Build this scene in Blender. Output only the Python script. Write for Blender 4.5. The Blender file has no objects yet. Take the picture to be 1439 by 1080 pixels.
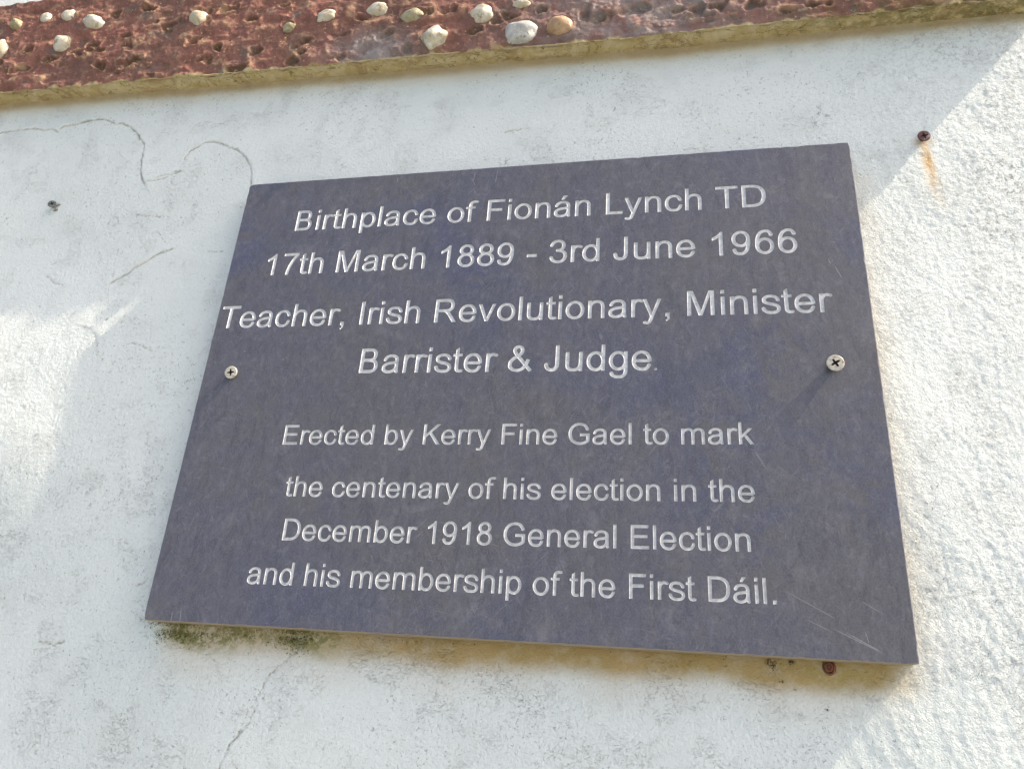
import bpy, bmesh, math, random
import numpy as np
from mathutils import Matrix, Vector
from mathutils.geometry import tessellate_polygon

random.seed(7)
scene = bpy.context.scene

# ------------------------------------------------------------------ camera
cam_data = bpy.data.cameras.new('camera')
cam = bpy.data.objects.new('camera', cam_data)
scene.collection.objects.link(cam)
ROT = Matrix(((0.9802264153973772, 0.011359800743155665, 0.19755285238205153),
              (0.18642211050092786, -0.38779173106820525, -0.9026983826458894),
              (0.06635488884467121, 0.9216770194825306, -0.38224141649513976)))
CAM = Vector((0.12917054552360452, -0.5793098763381069, -0.25788185497528376))
cam.matrix_world = Matrix.Translation(CAM) @ ROT.to_4x4()
cam_data.sensor_width = 36.0
FPX = 1039.15
cam_data.lens = 36.0 * FPX / 1439.0
cam_data.clip_start = 0.01
cam_data.clip_end = 500.0
scene.camera = cam

# ------------------------------------------------------------------ light
SUN = Vector((0.652, -0.070, 0.755)).normalized()      # towards the sun: it rakes along the wall
world = bpy.data.worlds.new('World'); scene.world = world
world.use_nodes = True
wt = world.node_tree; wt.nodes.clear()
sky = wt.nodes.new('ShaderNodeTexSky'); sky.sky_type = 'NISHITA'; sky.sun_disc = False
sky.sun_elevation = math.asin(SUN.z); sky.sun_rotation = math.atan2(SUN.x, SUN.y)
sky.air_density = 0.75; sky.dust_density = 5.0; sky.ozone_density = 0.3; sky.altitude = 20
bg = wt.nodes.new('ShaderNodeBackground'); bg.inputs['Strength'].default_value = 0.15
wo = wt.nodes.new('ShaderNodeOutputWorld')
wt.links.new(sky.outputs[0], bg.inputs[0]); wt.links.new(bg.outputs[0], wo.inputs[0])
sd = bpy.data.lights.new('sun', 'SUN'); sd.energy = 3.7; sd.angle = math.radians(0.5); sd.color = (1.0, 0.87, 0.69)
sun = bpy.data.objects.new('sun', sd); scene.collection.objects.link(sun)
sun.rotation_euler = (-SUN).to_track_quat('-Z', 'Y').to_euler(); sun.location = SUN * 20
scene.view_settings.view_transform = 'Standard'; scene.view_settings.look = 'None'
scene.view_settings.exposure = 1.02; scene.view_settings.gamma = 1.0
scene.cycles.max_bounces = 6

# ------------------------------------------------------------------ helpers
def back(u, v, y):
    """the point of the photograph (1439 x 1080) that lies at depth y, as (x, z)"""
    d = ROT @ Vector(((u - 719.5) / FPX, (540 - v) / FPX, -1.0))
    k = (y - CAM.y) / d.y
    p = CAM + d * k
    return p.x, p.z

def link(name, me, mats=(), parent=None, smooth=False):
    o = bpy.data.objects.new(name, me)
    scene.collection.objects.link(o)
    for m in mats: me.materials.append(m)
    if parent: o.parent = parent
    if smooth:
        me.polygons.foreach_set('use_smooth', [True] * len(me.polygons))
    return o

def tag(o, label=None, cat=None, group=None, kind=None):
    for k, v in (('label', label), ('category', cat), ('group', group), ('kind', kind)):
        if v: o[k] = v
    return o

def bm_obj(name, bm, mats, parent=None, smooth=False):
    me = bpy.data.meshes.new(name); bm.normal_update(); bm.to_mesh(me); bm.free()
    return link(name, me, mats, parent, smooth)

def grid_mesh(name, X, Y, Z, attrs=None, holes=None):
    """X, Y, Z: (rows, cols) arrays -> quad mesh with float point attributes"""
    r, c = X.shape
    me = bpy.data.meshes.new(name)
    co = np.stack([X, Y, Z], -1).reshape(-1, 3).astype(np.float32)
    i = np.arange(r * c, dtype=np.int32).reshape(r, c)
    q = np.stack([i[:-1, :-1], i[:-1, 1:], i[1:, 1:], i[1:, :-1]], -1).reshape(-1, 4)
    me.vertices.add(len(co)); me.vertices.foreach_set('co', co.ravel())
    me.loops.add(q.size); me.loops.foreach_set('vertex_index', q.ravel())
    me.polygons.add(len(q)); me.polygons.foreach_set('loop_start', np.arange(0, q.size, 4, dtype=np.int32))
    me.polygons.foreach_set('use_smooth', np.ones(len(q), bool))
    me.update(calc_edges=True)
    for k, a in (attrs or {}).items():
        at = me.attributes.new(k, 'FLOAT', 'POINT')
        at.data.foreach_set('value', np.ascontiguousarray(a, dtype=np.float32).ravel())
    return me

rng = np.random.default_rng(11)
PERM = rng.permutation(256).astype(np.int32); PERM = np.concatenate([PERM, PERM, PERM])
GR = rng.normal(size=(256, 2)); GR /= np.linalg.norm(GR, axis=1)[:, None]
def perlin(x, y, seed=0):
    x = x + seed * 17.31; y = y + seed * 7.77
    xi = np.floor(x).astype(np.int32); yi = np.floor(y).astype(np.int32)
    xf = x - xi; yf = y - yi; xi &= 255; yi &= 255
    u = xf * xf * xf * (xf * (xf * 6 - 15) + 10); v = yf * yf * yf * (yf * (yf * 6 - 15) + 10)
    def g(ix, iy, fx, fy):
        h = PERM[PERM[ix & 255] + (iy & 255)]
        return GR[h, 0] * fx + GR[h, 1] * fy
    a = g(xi, yi, xf, yf); b = g(xi + 1, yi, xf - 1, yf)
    c = g(xi, yi + 1, xf, yf - 1); d = g(xi + 1, yi + 1, xf - 1, yf - 1)
    return (a + (b - a) * u) * (1 - v) + (c + (d - c) * u) * v      # about -0.7 .. 0.7
def ss(a, b, x):
    t = np.clip((x - a) / (b - a), 0, 1); return t * t * (3 - 2 * t)
def seg_dist(X, Z, pts):
    """distance to a polyline and the signed side of it"""
    D = np.full(X.shape, 1e3); S = np.zeros(X.shape)
    for (ax, az), (bx, bz) in zip(pts[:-1], pts[1:]):
        ex, ez = bx - ax, bz - az; l2 = ex * ex + ez * ez
        t = np.clip(((X - ax) * ex + (Z - az) * ez) / l2, 0, 1)
        d = np.hypot(X - ax - t * ex, Z - az - t * ez)
        m = d < D
        D = np.where(m, d, D); S = np.where(m, np.sign(ex * (Z - az) - ez * (X - ax)), S)
    return D, S

# ------------------------------------------------------------------ material helpers
def new_mat(name):
    m = bpy.data.materials.new(name); m.use_nodes = True
    nt = m.node_tree; b = nt.nodes['Principled BSDF']
    return m, nt, b
class NT:
    def __init__(s, nt): s.nt = nt; s.co = nt.nodes.new('ShaderNodeNewGeometry').outputs['Position']
    def use_object(s): s.co = s.nt.nodes.new('ShaderNodeTexCoord').outputs['Object']
    def node(s, t, **kw):
        n = s.nt.nodes.new(t)
        for k, v in kw.items(): setattr(n, k, v)
        return n
    def put(s, inp, v):
        if isinstance(v, bpy.types.NodeSocket): s.nt.links.new(v, inp)
        else: inp.default_value = v
    def noise(s, scale, detail=4, rough=.55, dist=0, stretch=None, off=(0, 0, 0)):
        mp = s.node('ShaderNodeMapping'); s.put(mp.inputs[0], s.co)
        mp.inputs['Scale'].default_value = stretch or (1, 1, 1); mp.inputs['Location'].default_value = off
        n = s.node('ShaderNodeTexNoise'); s.put(n.inputs['Vector'], mp.outputs[0])
        n.inputs['Scale'].default_value = scale; n.inputs['Detail'].default_value = detail
        n.inputs['Roughness'].default_value = rough; n.inputs['Distortion'].default_value = dist
        return n.outputs[0]
    def voro(s, scale, feature='F1', rnd=1.0, out=0, stretch=None):
        mp = s.node('ShaderNodeMapping'); s.put(mp.inputs[0], s.co); mp.inputs['Scale'].default_value = stretch or (1, 1, 1)
        n = s.node('ShaderNodeTexVoronoi', feature=feature); s.put(n.inputs['Vector'], mp.outputs[0])
        n.inputs['Scale'].default_value = scale; n.inputs['Randomness'].default_value = rnd
        return n.outputs[out]
    def ramp(s, v, a, b, lo=0.0, hi=1.0):
        n = s.node('ShaderNodeMapRange', interpolation_type='SMOOTHSTEP'); s.put(n.inputs[0], v)
        for i, x in enumerate((a, b, lo, hi)): s.put(n.inputs[i + 1], x)
        return n.outputs[0]
    def m(s, op, a, b=0.0):
        n = s.node('ShaderNodeMath', operation=op); s.put(n.inputs[0], a); s.put(n.inputs[1], b); return n.outputs[0]
    def mix(s, f, a, b):
        n = s.node('ShaderNodeMix', data_type='RGBA'); s.put(n.inputs['Factor'], f)
        for i, c in ((6, a), (7, b)):
            s.put(n.inputs[i], c if isinstance(c, bpy.types.NodeSocket) else (*c, 1.0))
        return n.outputs[2]
    def attr(s, name):
        n = s.node('ShaderNodeAttribute', attribute_name=name); return n.outputs['Fac']
    def bump(s, h, dist, strength=1.0, normal=None):
        n = s.node('ShaderNodeBump'); n.inputs['Distance'].default_value = dist; n.inputs['Strength'].default_value = strength
        s.put(n.inputs['Height'], h)
        if normal: s.put(n.inputs['Normal'], normal)
        return n.outputs[0]

# ---- painted render
def mat_wall():
    m, nt, b = new_mat('painted_render'); N = NT(nt)
    big = N.noise(4.0, 4); mid = N.noise(28, 5, .6); fine = N.noise(420, 3, .6)
    col = N.mix(N.ramp(big, .35, .65), (0.760, 0.808, 0.775), (0.810, 0.848, 0.815))
    col = N.mix(N.m('MULTIPLY', N.ramp(mid, .5, .72), .22), col, (0.63, 0.64, 0.60))
    # fine dark flecks of dirt, denser in loose patches, and short wrinkles in the paint film
    dens = N.noise(11, 3, .6, off=(5, 5, 5)); dn = N.ramp(dens, .3, .72, 0, 1)
    fl = N.noise(620, 3, .7, dist=.4, off=(3, 1, 9))
    speck = N.m('MULTIPLY', N.ramp(fl, .60, .70), N.ramp(dens, .3, .7, .45, 1.0))
    col = N.mix(N.m('MULTIPLY', speck, .52), col, (0.22, 0.23, 0.19))
    f3 = N.noise(330, 3, .75, dist=.6, off=(3, 1, 2)); speck3 = N.ramp(N.m('SUBTRACT', f3, N.ramp(dens, .3, .72, .675, .60)), 0.0, .04)
    col = N.mix(N.m('MULTIPLY', speck3, .55), col, (0.16, 0.165, 0.13))
    wr = N.m('ABSOLUTE', N.m('SUBTRACT', N.noise(95, 4, .6, dist=2.2, stretch=(.8, 1, 1.5), off=(6, 2, 2)), .5))
    wr = N.m('MULTIPLY', N.ramp(wr, .012, .0), N.ramp(N.noise(30, 3, .6, off=(0, 9, 4)), .50, .62))
    col = N.mix(N.m('MULTIPLY', wr, .38), col, (0.36, 0.35, 0.29))
    fl2 = N.noise(120, 4, .7, dist=1.2, off=(8, 1, 2)); sp2 = N.ramp(fl2, .70, .755)
    col = N.mix(N.m('MULTIPLY', sp2, .5), col, (0.20, 0.21, 0.17))
    # stains carried by the mesh
    lic = N.m('MULTIPLY', N.attr('lichen'), N.ramp(N.noise(210, 6, .8, dist=.8, off=(1, 2, 3)), .50, .60))
    col = N.mix(N.m('MULTIPLY', lic, .75), col, (0.13, 0.135, 0.125))
    warm = N.m('MULTIPLY', N.attr('warm'), N.ramp(mid, .2, .7, .55, 1.0))
    col = N.mix(warm, col, (0.66, 0.57, 0.42))
    yel = N.m('MULTIPLY', N.attr('yellow'), N.ramp(N.noise(60, 5, .65, off=(4, 4, 4)), .25, .65, .62, 1.0))
    col = N.mix(yel, col, N.mix(N.ramp(N.noise(17, 4), .35, .65), (0.44, 0.33, 0.13), (0.50, 0.36, 0.17)))
    gr = N.m('MULTIPLY', N.attr('green'), N.ramp(N.noise(140, 5, .75), .42, .56))
    col = N.mix(gr, col, (0.17, 0.175, 0.035))
    rs = N.m('MULTIPLY', N.attr('rust'), N.ramp(N.noise(150, 4, .6, stretch=(1, 1, .35)), .3, .65, .45, 1.0))
    col = N.mix(rs, col, (0.70, 0.42, 0.13))
    cr = N.attr('crack')
    col = N.mix(cr, col, N.mix(N.ramp(N.noise(70, 3), .4, .6), (0.46, 0.39, 0.27), (0.27, 0.25, 0.20)))
    N.put(b.inputs['Base Color'], col); b.inputs['Roughness'].default_value = .72
    b.inputs['Specular IOR Level'].default_value = .3
    h = N.m('ADD', N.m('MULTIPLY', N.noise(300, 5, .68, dist=.5, off=(2, 7, 1)), 1.0), N.m('MULTIPLY', N.noise(800, 2, .6), .35))
    h = N.m('SUBTRACT', h, N.m('ADD', N.m('MULTIPLY', wr, .25), N.m('MULTIPLY', speck, .25)))
    N.put(b.inputs['Normal'], N.bump(h, .0014))
    return m

# ---- slate
def seg_mask(N, xyz, a, bb, w):
    ax, az = a; bx, bz = bb; L = math.hypot(bx - ax, bz - az); ux, uz = (bx - ax) / L, (bz - az) / L
    x = N.m('SUBTRACT', xyz.outputs[0], ax); z = N.m('SUBTRACT', xyz.outputs[2], az)
    al = N.m('ADD', N.m('MULTIPLY', x, ux), N.m('MULTIPLY', z, uz))
    pe = N.m('ABSOLUTE', N.m('SUBTRACT', N.m('MULTIPLY', x, -uz), N.m('MULTIPLY', z, -ux)))
    e = N.m('MULTIPLY', N.ramp(al, 0, L * .3), N.ramp(al, L * .8, L, 1, 0))
    return N.m('MULTIPLY', e, N.ramp(pe, w * .4, w, 1, 0))

def mat_slate():
    m, nt, b = new_mat('blue_grey_slate'); N = NT(nt)
    big = N.noise(6, 6, .68, dist=.8); mid = N.noise(26, 6, .7, dist=1.2, off=(2, 0, 5))
    col = N.mix(N.ramp(big, .40, .60), (0.076, 0.086, 0.148), (0.108, 0.109, 0.128))
    col = N.mix(N.m('MULTIPLY', N.ramp(mid, .50, .66), .45), col, (0.128, 0.116, 0.092))
    blu = N.ramp(N.noise(16, 6, .7, dist=1.6, off=(9, 3, 1)), .52, .66)
    col = N.mix(N.m('MULTIPLY', blu, .6), col, (0.066, 0.079, 0.150))
    col = N.mix(N.m('MULTIPLY', N.ramp(N.noise(2.6, 4, .6, dist=.5, off=(4, 1, 1.5)), .44, .56), .55), col, (0.120, 0.118, 0.124))
    blo = N.ramp(N.noise(38, 7, .78, dist=.6, off=(9, 9, 1)), .52, .70)
    col = N.mix(N.m('MULTIPLY', blo, .55), col, (0.21, 0.21, 0.235))
    st = N.noise(55, 6, .72, dist=1.2, stretch=(1.3, 1, .4), off=(0, 0, 3))
    col = N.mix(N.m('MULTIPLY', N.ramp(st, .52, .70), .28), col, (0.20, 0.195, 0.22))
    col = N.mix(N.m('MULTIPLY', N.ramp(st, .47, .36), .4), col, (0.055, 0.054, 0.075))
    # hair scratches in many directions
    scr = None
    for k, (rx, sc) in enumerate(((.5, 90), (1.4, 110), (2.4, 80), (2.9, 130))):
        mp = N.node('ShaderNodeMapping'); N.put(mp.inputs[0], N.co); mp.inputs['Rotation'].default_value = (0, rx, 0)
        mp2 = N.node('ShaderNodeMapping'); N.put(mp2.inputs[0], mp.outputs[0]); mp2.inputs['Scale'].default_value = (1, 1, .09)
        n = N.node('ShaderNodeTexNoise'); N.put(n.inputs['Vector'], mp2.outputs[0]); n.inputs['Scale'].default_value = sc * 7
        n.inputs['Detail'].default_value = 1; n.inputs['Distortion'].default_value = .5
        r = N.ramp(n.outputs[0], .675, .73)
        scr = r if scr is None else N.m('MAXIMUM', scr, r)
    wear = N.ramp(N.noise(9, 4, .65, off=(7, 7, 0)), .36, .66, .1, 1.0)
    scr = N.m('MULTIPLY', scr, wear)
    col = N.mix(N.m('MULTIPLY', scr, .34), col, (0.34, 0.335, 0.36))
    chip = N.ramp(N.noise(170, 2, .5, off=(0, 6, 0)), .77, .80)
    col = N.mix(N.m('MULTIPLY', chip, .6), col, (0.5, 0.5, 0.52))
    grain = N.noise(700, 3, .7)
    mot = N.noise(150, 6, .8, dist=1.0, stretch=(1.2, 1, .7), off=(3, 8, 3))
    col = N.mix(N.m('MULTIPLY', N.ramp(mot, .52, .64), .38), col, (0.215, 0.215, 0.25))
    col = N.mix(N.m('MULTIPLY', N.ramp(mot, .48, .38), .38), col, (0.050, 0.052, 0.078))
    col = N.mix(.24, col, N.mix(N.ramp(grain, .35, .65), (0.055, 0.055, 0.078), (0.19, 0.187, 0.215)))
    xyz = N.node('ShaderNodeSeparateXYZ'); N.put(xyz.inputs[0], N.co)
    lines = None
    for (u0, v0, u1, v1, w) in ((1165, 880, 1246, 920, .0004), (1188, 888, 1240, 916, .0005), (1100, 828, 1180, 872, .0003), (1207, 842, 1240, 862, .0003), (1130, 868, 1170, 888, .0003), (1215, 885, 1222, 905, .0003),
                                (1058, 630, 1078, 660, .0003), (1172, 372, 1184, 392, .0004), (1163, 363, 1168, 371, .0004),
                                (700, 236, 696, 258, .0004), (668, 240, 665, 256, .0004), (662, 248, 668, 262, .0003), (560, 248, 558, 256, .0004), (243, 858, 239, 876, .0005), (255, 853, 252, 877, .0004)):
        s_ = seg_mask(N, xyz, back(u0, v0, 0), back(u1, v1, 0), w)
        lines = s_ if lines is None else N.m('MAXIMUM', lines, s_)
    col = N.mix(N.m('MULTIPLY', lines, .34), col, (0.50, 0.49, 0.47))
    # brown lime on the cut lower edge
    geo = N.node('ShaderNodeNewGeometry'); sn = N.node('ShaderNodeSeparateXYZ'); N.put(sn.inputs[0], geo.outputs['Normal'])
    edge = N.ramp(sn.outputs[2], -.35, -.8)
    col = N.mix(edge, col, (0.30, 0.235, 0.16))
    N.put(b.inputs['Base Color'], col)
    N.put(b.inputs['Roughness'], N.ramp(blo, .0, 1.0, .46, .66)); b.inputs['Specular IOR Level'].default_value = .35
    h = N.m('ADD', N.m('MULTIPLY', N.noise(60, 6, .6, dist=.8, stretch=(1.2, 1, .5)), 1.0), N.m('MULTIPLY', grain, .12))
    N.put(b.inputs['Normal'], N.bump(h, .00022))
    return m

def mat_letter():
    m, nt, b = new_mat('silver_letter_paint'); N = NT(nt)
    n = N.noise(240, 4, .65); n2 = N.noise(60, 4, .6, off=(3, 3, 3))
    col = N.mix(N.ramp(n, .35, .65), (0.58, 0.585, 0.59), (0.80, 0.80, 0.785))
    col = N.mix(N.m('MULTIPLY', N.ramp(n2, .55, .72), .35), col, (0.50, 0.48, 0.42))
    col = N.mix(N.ramp(N.noise(500, 3, .6, off=(1, 0, 0)), .70, .76), col, (0.20, 0.20, 0.21))
    N.put(b.inputs['Base Color'], col); b.inputs['Roughness'].default_value = .42; b.inputs['Metallic'].default_value = .1
    N.put(b.inputs['Normal'], N.bump(n, .0004)); return m

def mat_metal(name, c1, c2, rough, metallic, c3=None):
    m, nt, b = new_mat(name); N = NT(nt)
    n = N.noise(420, 4, .65)
    col = N.mix(N.ramp(n, .35, .65), c1, c2)
    if c3: col = N.mix(N.ramp(N.noise(230, 3, .6, off=(5, 1, 1)), .58, .66), col, c3)
    N.put(b.inputs['Base Color'], col); b.inputs['Roughness'].default_value = rough; b.inputs['Metallic'].default_value = metallic
    N.put(b.inputs['Normal'], N.bump(n, .0003)); return m

def mat_band():
    m, nt, b = new_mat('red_painted_pebble_mortar'); N = NT(nt)
    n = N.noise(9, 5, .6); n2 = N.noise(55, 5, .65, dist=.6); n3 = N.noise(300, 4, .65)
    col = N.mix(N.ramp(n, .38, .62), (0.285, 0.130, 0.102), (0.215, 0.115, 0.092))
    col = N.mix(N.m('MULTIPLY', N.ramp(n2, .52, .66), .55), col, (0.33, 0.18, 0.12))
    col = N.mix(N.m('MULTIPLY', N.ramp(N.noise(38, 5, .7, off=(4, 0, 2)), .56, .66), .7), col, (0.17, 0.145, 0.125))
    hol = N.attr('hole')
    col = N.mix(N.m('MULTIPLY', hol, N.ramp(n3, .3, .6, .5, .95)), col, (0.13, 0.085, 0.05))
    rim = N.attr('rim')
    col = N.mix(N.m('MULTIPLY', rim, N.ramp(N.noise(90, 3, .6, off=(1, 1, 1)), .42, .6)), col, (0.52, 0.34, 0.21))  # orange sun highlight painted on dent rims and raised parts
    sp = N.ramp(N.noise(260, 3, .7, off=(1, 4, 4)), .62, .68)
    col = N.mix(N.m('MULTIPLY', N.m('MULTIPLY', sp, N.ramp(n2, .40, .55)), .95), col, (0.72, 0.47, 0.29))  # warm specks painted in as sun glints
    dk = N.ramp(N.noise(190, 4, .7, off=(7, 4, 4)), .64, .70)
    col = N.mix(N.m('MULTIPLY', dk, .6), col, (0.06, 0.035, 0.03))
    gy = N.attr('grey'); col = N.mix(N.m('MULTIPLY', gy, N.ramp(n2, .35, .6, .25, .9)), col, (0.34, 0.32, 0.31))
    und = N.attr('under')
    oc = N.mix(N.ramp(n2, .35, .65), (0.54, 0.42, 0.20), (0.66, 0.55, 0.33))
    oc = N.mix(N.m('MULTIPLY', N.ramp(N.noise(75, 5, .75, off=(2, 2, 2)), .58, .68), .7), oc, (0.14, 0.12, 0.035))
    oc = N.mix(N.m('MULTIPLY', N.ramp(N.noise(22, 5, .7, dist=1.0, off=(8, 2, 0)), .5, .62), .7), oc, (0.40, 0.27, 0.13))
    ln_ = N.m('ABSOLUTE', N.m('SUBTRACT', N.noise(40, 4, .6, dist=1.5, stretch=(.5, 1, 1), off=(3, 3, 8)), .5))
    oc = N.mix(N.m('MULTIPLY', N.ramp(ln_, .014, .0), .7), oc, (0.16, 0.12, 0.05))
    oc = N.mix(N.m('MULTIPLY', N.ramp(N.noise(160, 4, .7, off=(5, 2, 1)), .64, .68), .8), oc, (0.10, 0.08, 0.03))
    col = N.mix(und, col, oc)
    ms = N.m('MULTIPLY', N.attr('mossy'), N.ramp(N.noise(70, 5, .7, off=(6, 2, 2)), .42, .56))
    col = N.mix(ms, col, (0.13, 0.115, 0.03))
    N.put(b.inputs['Base Color'], col); b.inputs['Roughness'].default_value = .95; b.inputs['Specular IOR Level'].default_value = .12
    h = N.m('ADD', N.m('MULTIPLY', N.noise(150, 6, .72), 1.0), N.m('MULTIPLY', N.noise(420, 4, .7), .5))
    N.put(b.inputs['Normal'], N.bump(h, .0024)); return m

def mat_stone(name, c1, c2, c3):
    m, nt, b = new_mat(name); N = NT(nt)
    col = N.mix(N.ramp(N.noise(70, 4, .6), .4, .6), c1, c2)
    col = N.mix(N.m('MULTIPLY', N.ramp(N.noise(130, 5, .7, off=(3, 0, 0)), .56, .64), .8), col, c3)
    N.put(b.inputs['Base Color'], col); b.inputs['Roughness'].default_value = .55
    N.put(b.inputs['Normal'], N.bump(N.noise(240, 4, .6), .0012)); return m

def mat_plain(name, c1, c2, scale=200, rough=.8):
    m, nt, b = new_mat(name); N = NT(nt)
    N.put(b.inputs['Base Color'], N.mix(N.ramp(N.noise(scale, 3), .35, .65), c1, c2)); b.inputs['Roughness'].default_value = rough
    return m

M_WALL = mat_wall(); M_SLATE = mat_slate(); M_LET = mat_letter(); M_BAND = mat_band()
M_STEEL = mat_metal('dull_steel', (0.50, 0.46, 0.38), (0.68, 0.63, 0.53), .5, .35, (0.40, 0.30, 0.20))
M_RECESS = mat_metal('dark_recess', (0.035, 0.028, 0.02), (0.07, 0.055, 0.04), .8, .2)  # near-black lining of the cross recess, darker than the head
M_RUST = mat_metal('dark_rust', (0.085, 0.035, 0.032), (0.15, 0.065, 0.055), .6, .3, (0.30, 0.22, 0.21))
M_RUSTRED = mat_metal('red_rust', (0.16, 0.055, 0.03), (0.26, 0.105, 0.06), .8, .1)
M_OLD = mat_metal('weathered_zinc', (0.12, 0.13, 0.115), (0.25, 0.26, 0.235), .6, .4, (0.06, 0.06, 0.05))
M_PLUG = mat_plain('grey_wall_plug', (0.20, 0.21, 0.19), (0.32, 0.32, 0.29))
M_MOSS = mat_plain('moss', (0.10, 0.13, 0.015), (0.26, 0.25, 0.06), 300)
M_DIRT = mat_plain('dark_dirt', (0.03, 0.025, 0.015), (0.09, 0.075, 0.04), 400)
M_QUARTZ = mat_stone('pale_quartz', (0.50, 0.44, 0.31), (0.66, 0.62, 0.51), (0.30, 0.21, 0.09))
M_GREYST = mat_stone('speckled_grey_stone', (0.62, 0.60, 0.54), (0.42, 0.41, 0.38), (0.16, 0.15, 0.13))
M_BROWNST = mat_stone('brown_stone', (0.40, 0.25, 0.13), (0.50, 0.34, 0.20), (0.28, 0.17, 0.09))
M_OLIVE = mat_stone('olive_stone', (0.30, 0.27, 0.15), (0.42, 0.37, 0.24), (0.14, 0.12, 0.06))

# ------------------------------------------------------------------ wall
YW = 0.017
CRACKS = [  # photograph pixels, width mm, depth mm, lifted side mm
 ([(-6,188),(8,185.5),(20,184),(38,182),(50,181),(62,183),(74,182),(82,186)], .9, .7, .8),
 ([(84,182),(92,178),(105,176),(118,172),(132,169.5),(144,168),(156,171),(163,175),(172,174),(185,180),(193,188),(197,195),(203,203),(201,214),(199,225),(197,240),(199,250),(203,259)], .95, .7, .9),
 ([(200,257),(212,254),(225,252),(240,246),(252,240)], .7, .6, .4), ([(222,248),(236,245),(246,241),(256,240)], .6, .6, .4),
 ([(258,224),(266,212),(278,206),(288,200),(299,199),(312,202),(323,208),(333,211),(343,218),(348,226),(353,238),(352,247),(353,260)], .8, .7, .7),
 ([(151,395),(162,389),(176,382),(190,372),(204,365),(214,358),(221,354),(230,352),(240,348)], .9, .7, .6),
 ([(153,394),(156,378),(156,364),(163,348)], .5, .3, .2),
 ([(179,482),(188,482),(197,485),(205,489),(213,492)], .6, .4, .3), ([(292,352),(301,353),(312,352)], .6, .4, .2),
 ([(190,300),(202,303),(214,301),(224,304)], .5, .3, .2), ([(235,345),(224,330),(218,322)], .4, .2, .2),
 ([(116,458),(128,463),(134,472),(135,486)], .5, .3, .3), ([(60,384),(72,395),(84,397)], .5, .3, .3),
 ([(50,901),(62,902),(72,906),(88,900)], .6, .4, .3), ([(193,822),(200,820),(208,812)], .5, .3, .3),
 ([(710,186),(722,184),(738,181),(745,181)], .6, .2, .3),
 ([(436,893),(428,903),(418,913),(407,923),(395,933),(383,944),(375,952),(370,962),(364,974),(360,987),(356,1000),(351,1013),(346,1020),(337,1030),(328,1040),(321,1048),(315,1060),(308,1078),(300,1095)], .42, .9, .1),
 ([(320,1050),(324,1062),(326,1072),(333,1084)], .4, .4, .1), ([(338,1026),(330,1038),(322,1044)], .9, .6, .1),
 ([(393,984),(395,997),(391,1003)], .45, .3, .1), ([(1046,1018),(1052,1026)], .4, .3, .1),
]
def axis(lo, hi, step, outer):
    core = np.arange(lo, hi + 1e-9, step); k = np.arange(1, outer + 1)
    ext = step * (k + k ** 2.6 * .055)
    return np.concatenate([(lo - ext)[::-1], core, hi + ext])
xa = axis(-0.76, 0.53, 0.00125, 44); za = axis(-0.40, 0.62, 0.00125, 44)
X, Z = np.meshgrid(xa, za)
def wall_base(X, Z):
    y = YW + .009 * ss(0, .26, -(X + .44) * .68 - (Z + .06) * .73) - .0026 * np.exp(-((-(X + .575) * .66 - (Z + .025) * .75) / .045) ** 2 - ((-(X + .565) * .75 + (Z + .005) * .66) / .14) ** 2) + .0062 * np.exp(-((X + .56) / .19) ** 2 - ((Z - .135) / .085) ** 2) - 0.0035 * ss(.17, .34, X) * ss(.15, -.1, Z)
    y = y + .0011 * perlin(X * 7, Z * 7, 1) + .0004 * perlin(X * 21, Z * 21, 2)
    return y
rough = .32 + .68 * ss(.20, .40, X + .12 * (Z < 0) * 0) + .75 * np.exp(-((X + .53) / .13) ** 2 - ((Z - .01) / .09) ** 2)
rough = np.clip(rough, 0, 1.1) * .78
Yw = wall_base(X, Z)
def ridg(a): return 1 - 2 * np.abs(a)
wx = X + .004 * perlin(X * 60, Z * 60, 14); wz = Z + .004 * perlin(X * 60, Z * 60, 15)
Yw -= rough * (.00020 * perlin(wx * 75, wz * 60, 3) + .00026 * perlin(wx * 150, wz * 130, 4) + .00036 * perlin(wx * 265, wz * 240, 5) + .00014 * perlin(X * 400, Z * 390, 10))
Yw -= rough * .0005 * np.clip(perlin(wx * 110 + wz * 40, wz * 90 - wx * 30, 8) - .22, 0, 1)
Yw -= .0006 * rough * perlin(X * 24, Z * 20, 16) * ss(.15, .35, X)
Yw -= .00022 * np.clip(1 - 3.2 * np.abs(perlin(X * 62 + Z * 22, Z * 20 - X * 6, 17)), 0, 1) * ss(.19, .28, X) * (.4 + .6 * ss(.0, -.2, Z))
Yw -= .00045 * np.clip(perlin(X * 40, Z * 24, 9) - .25, 0, 1) * ss(.3, -.4, X)
crack = np.zeros(X.shape)
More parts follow.
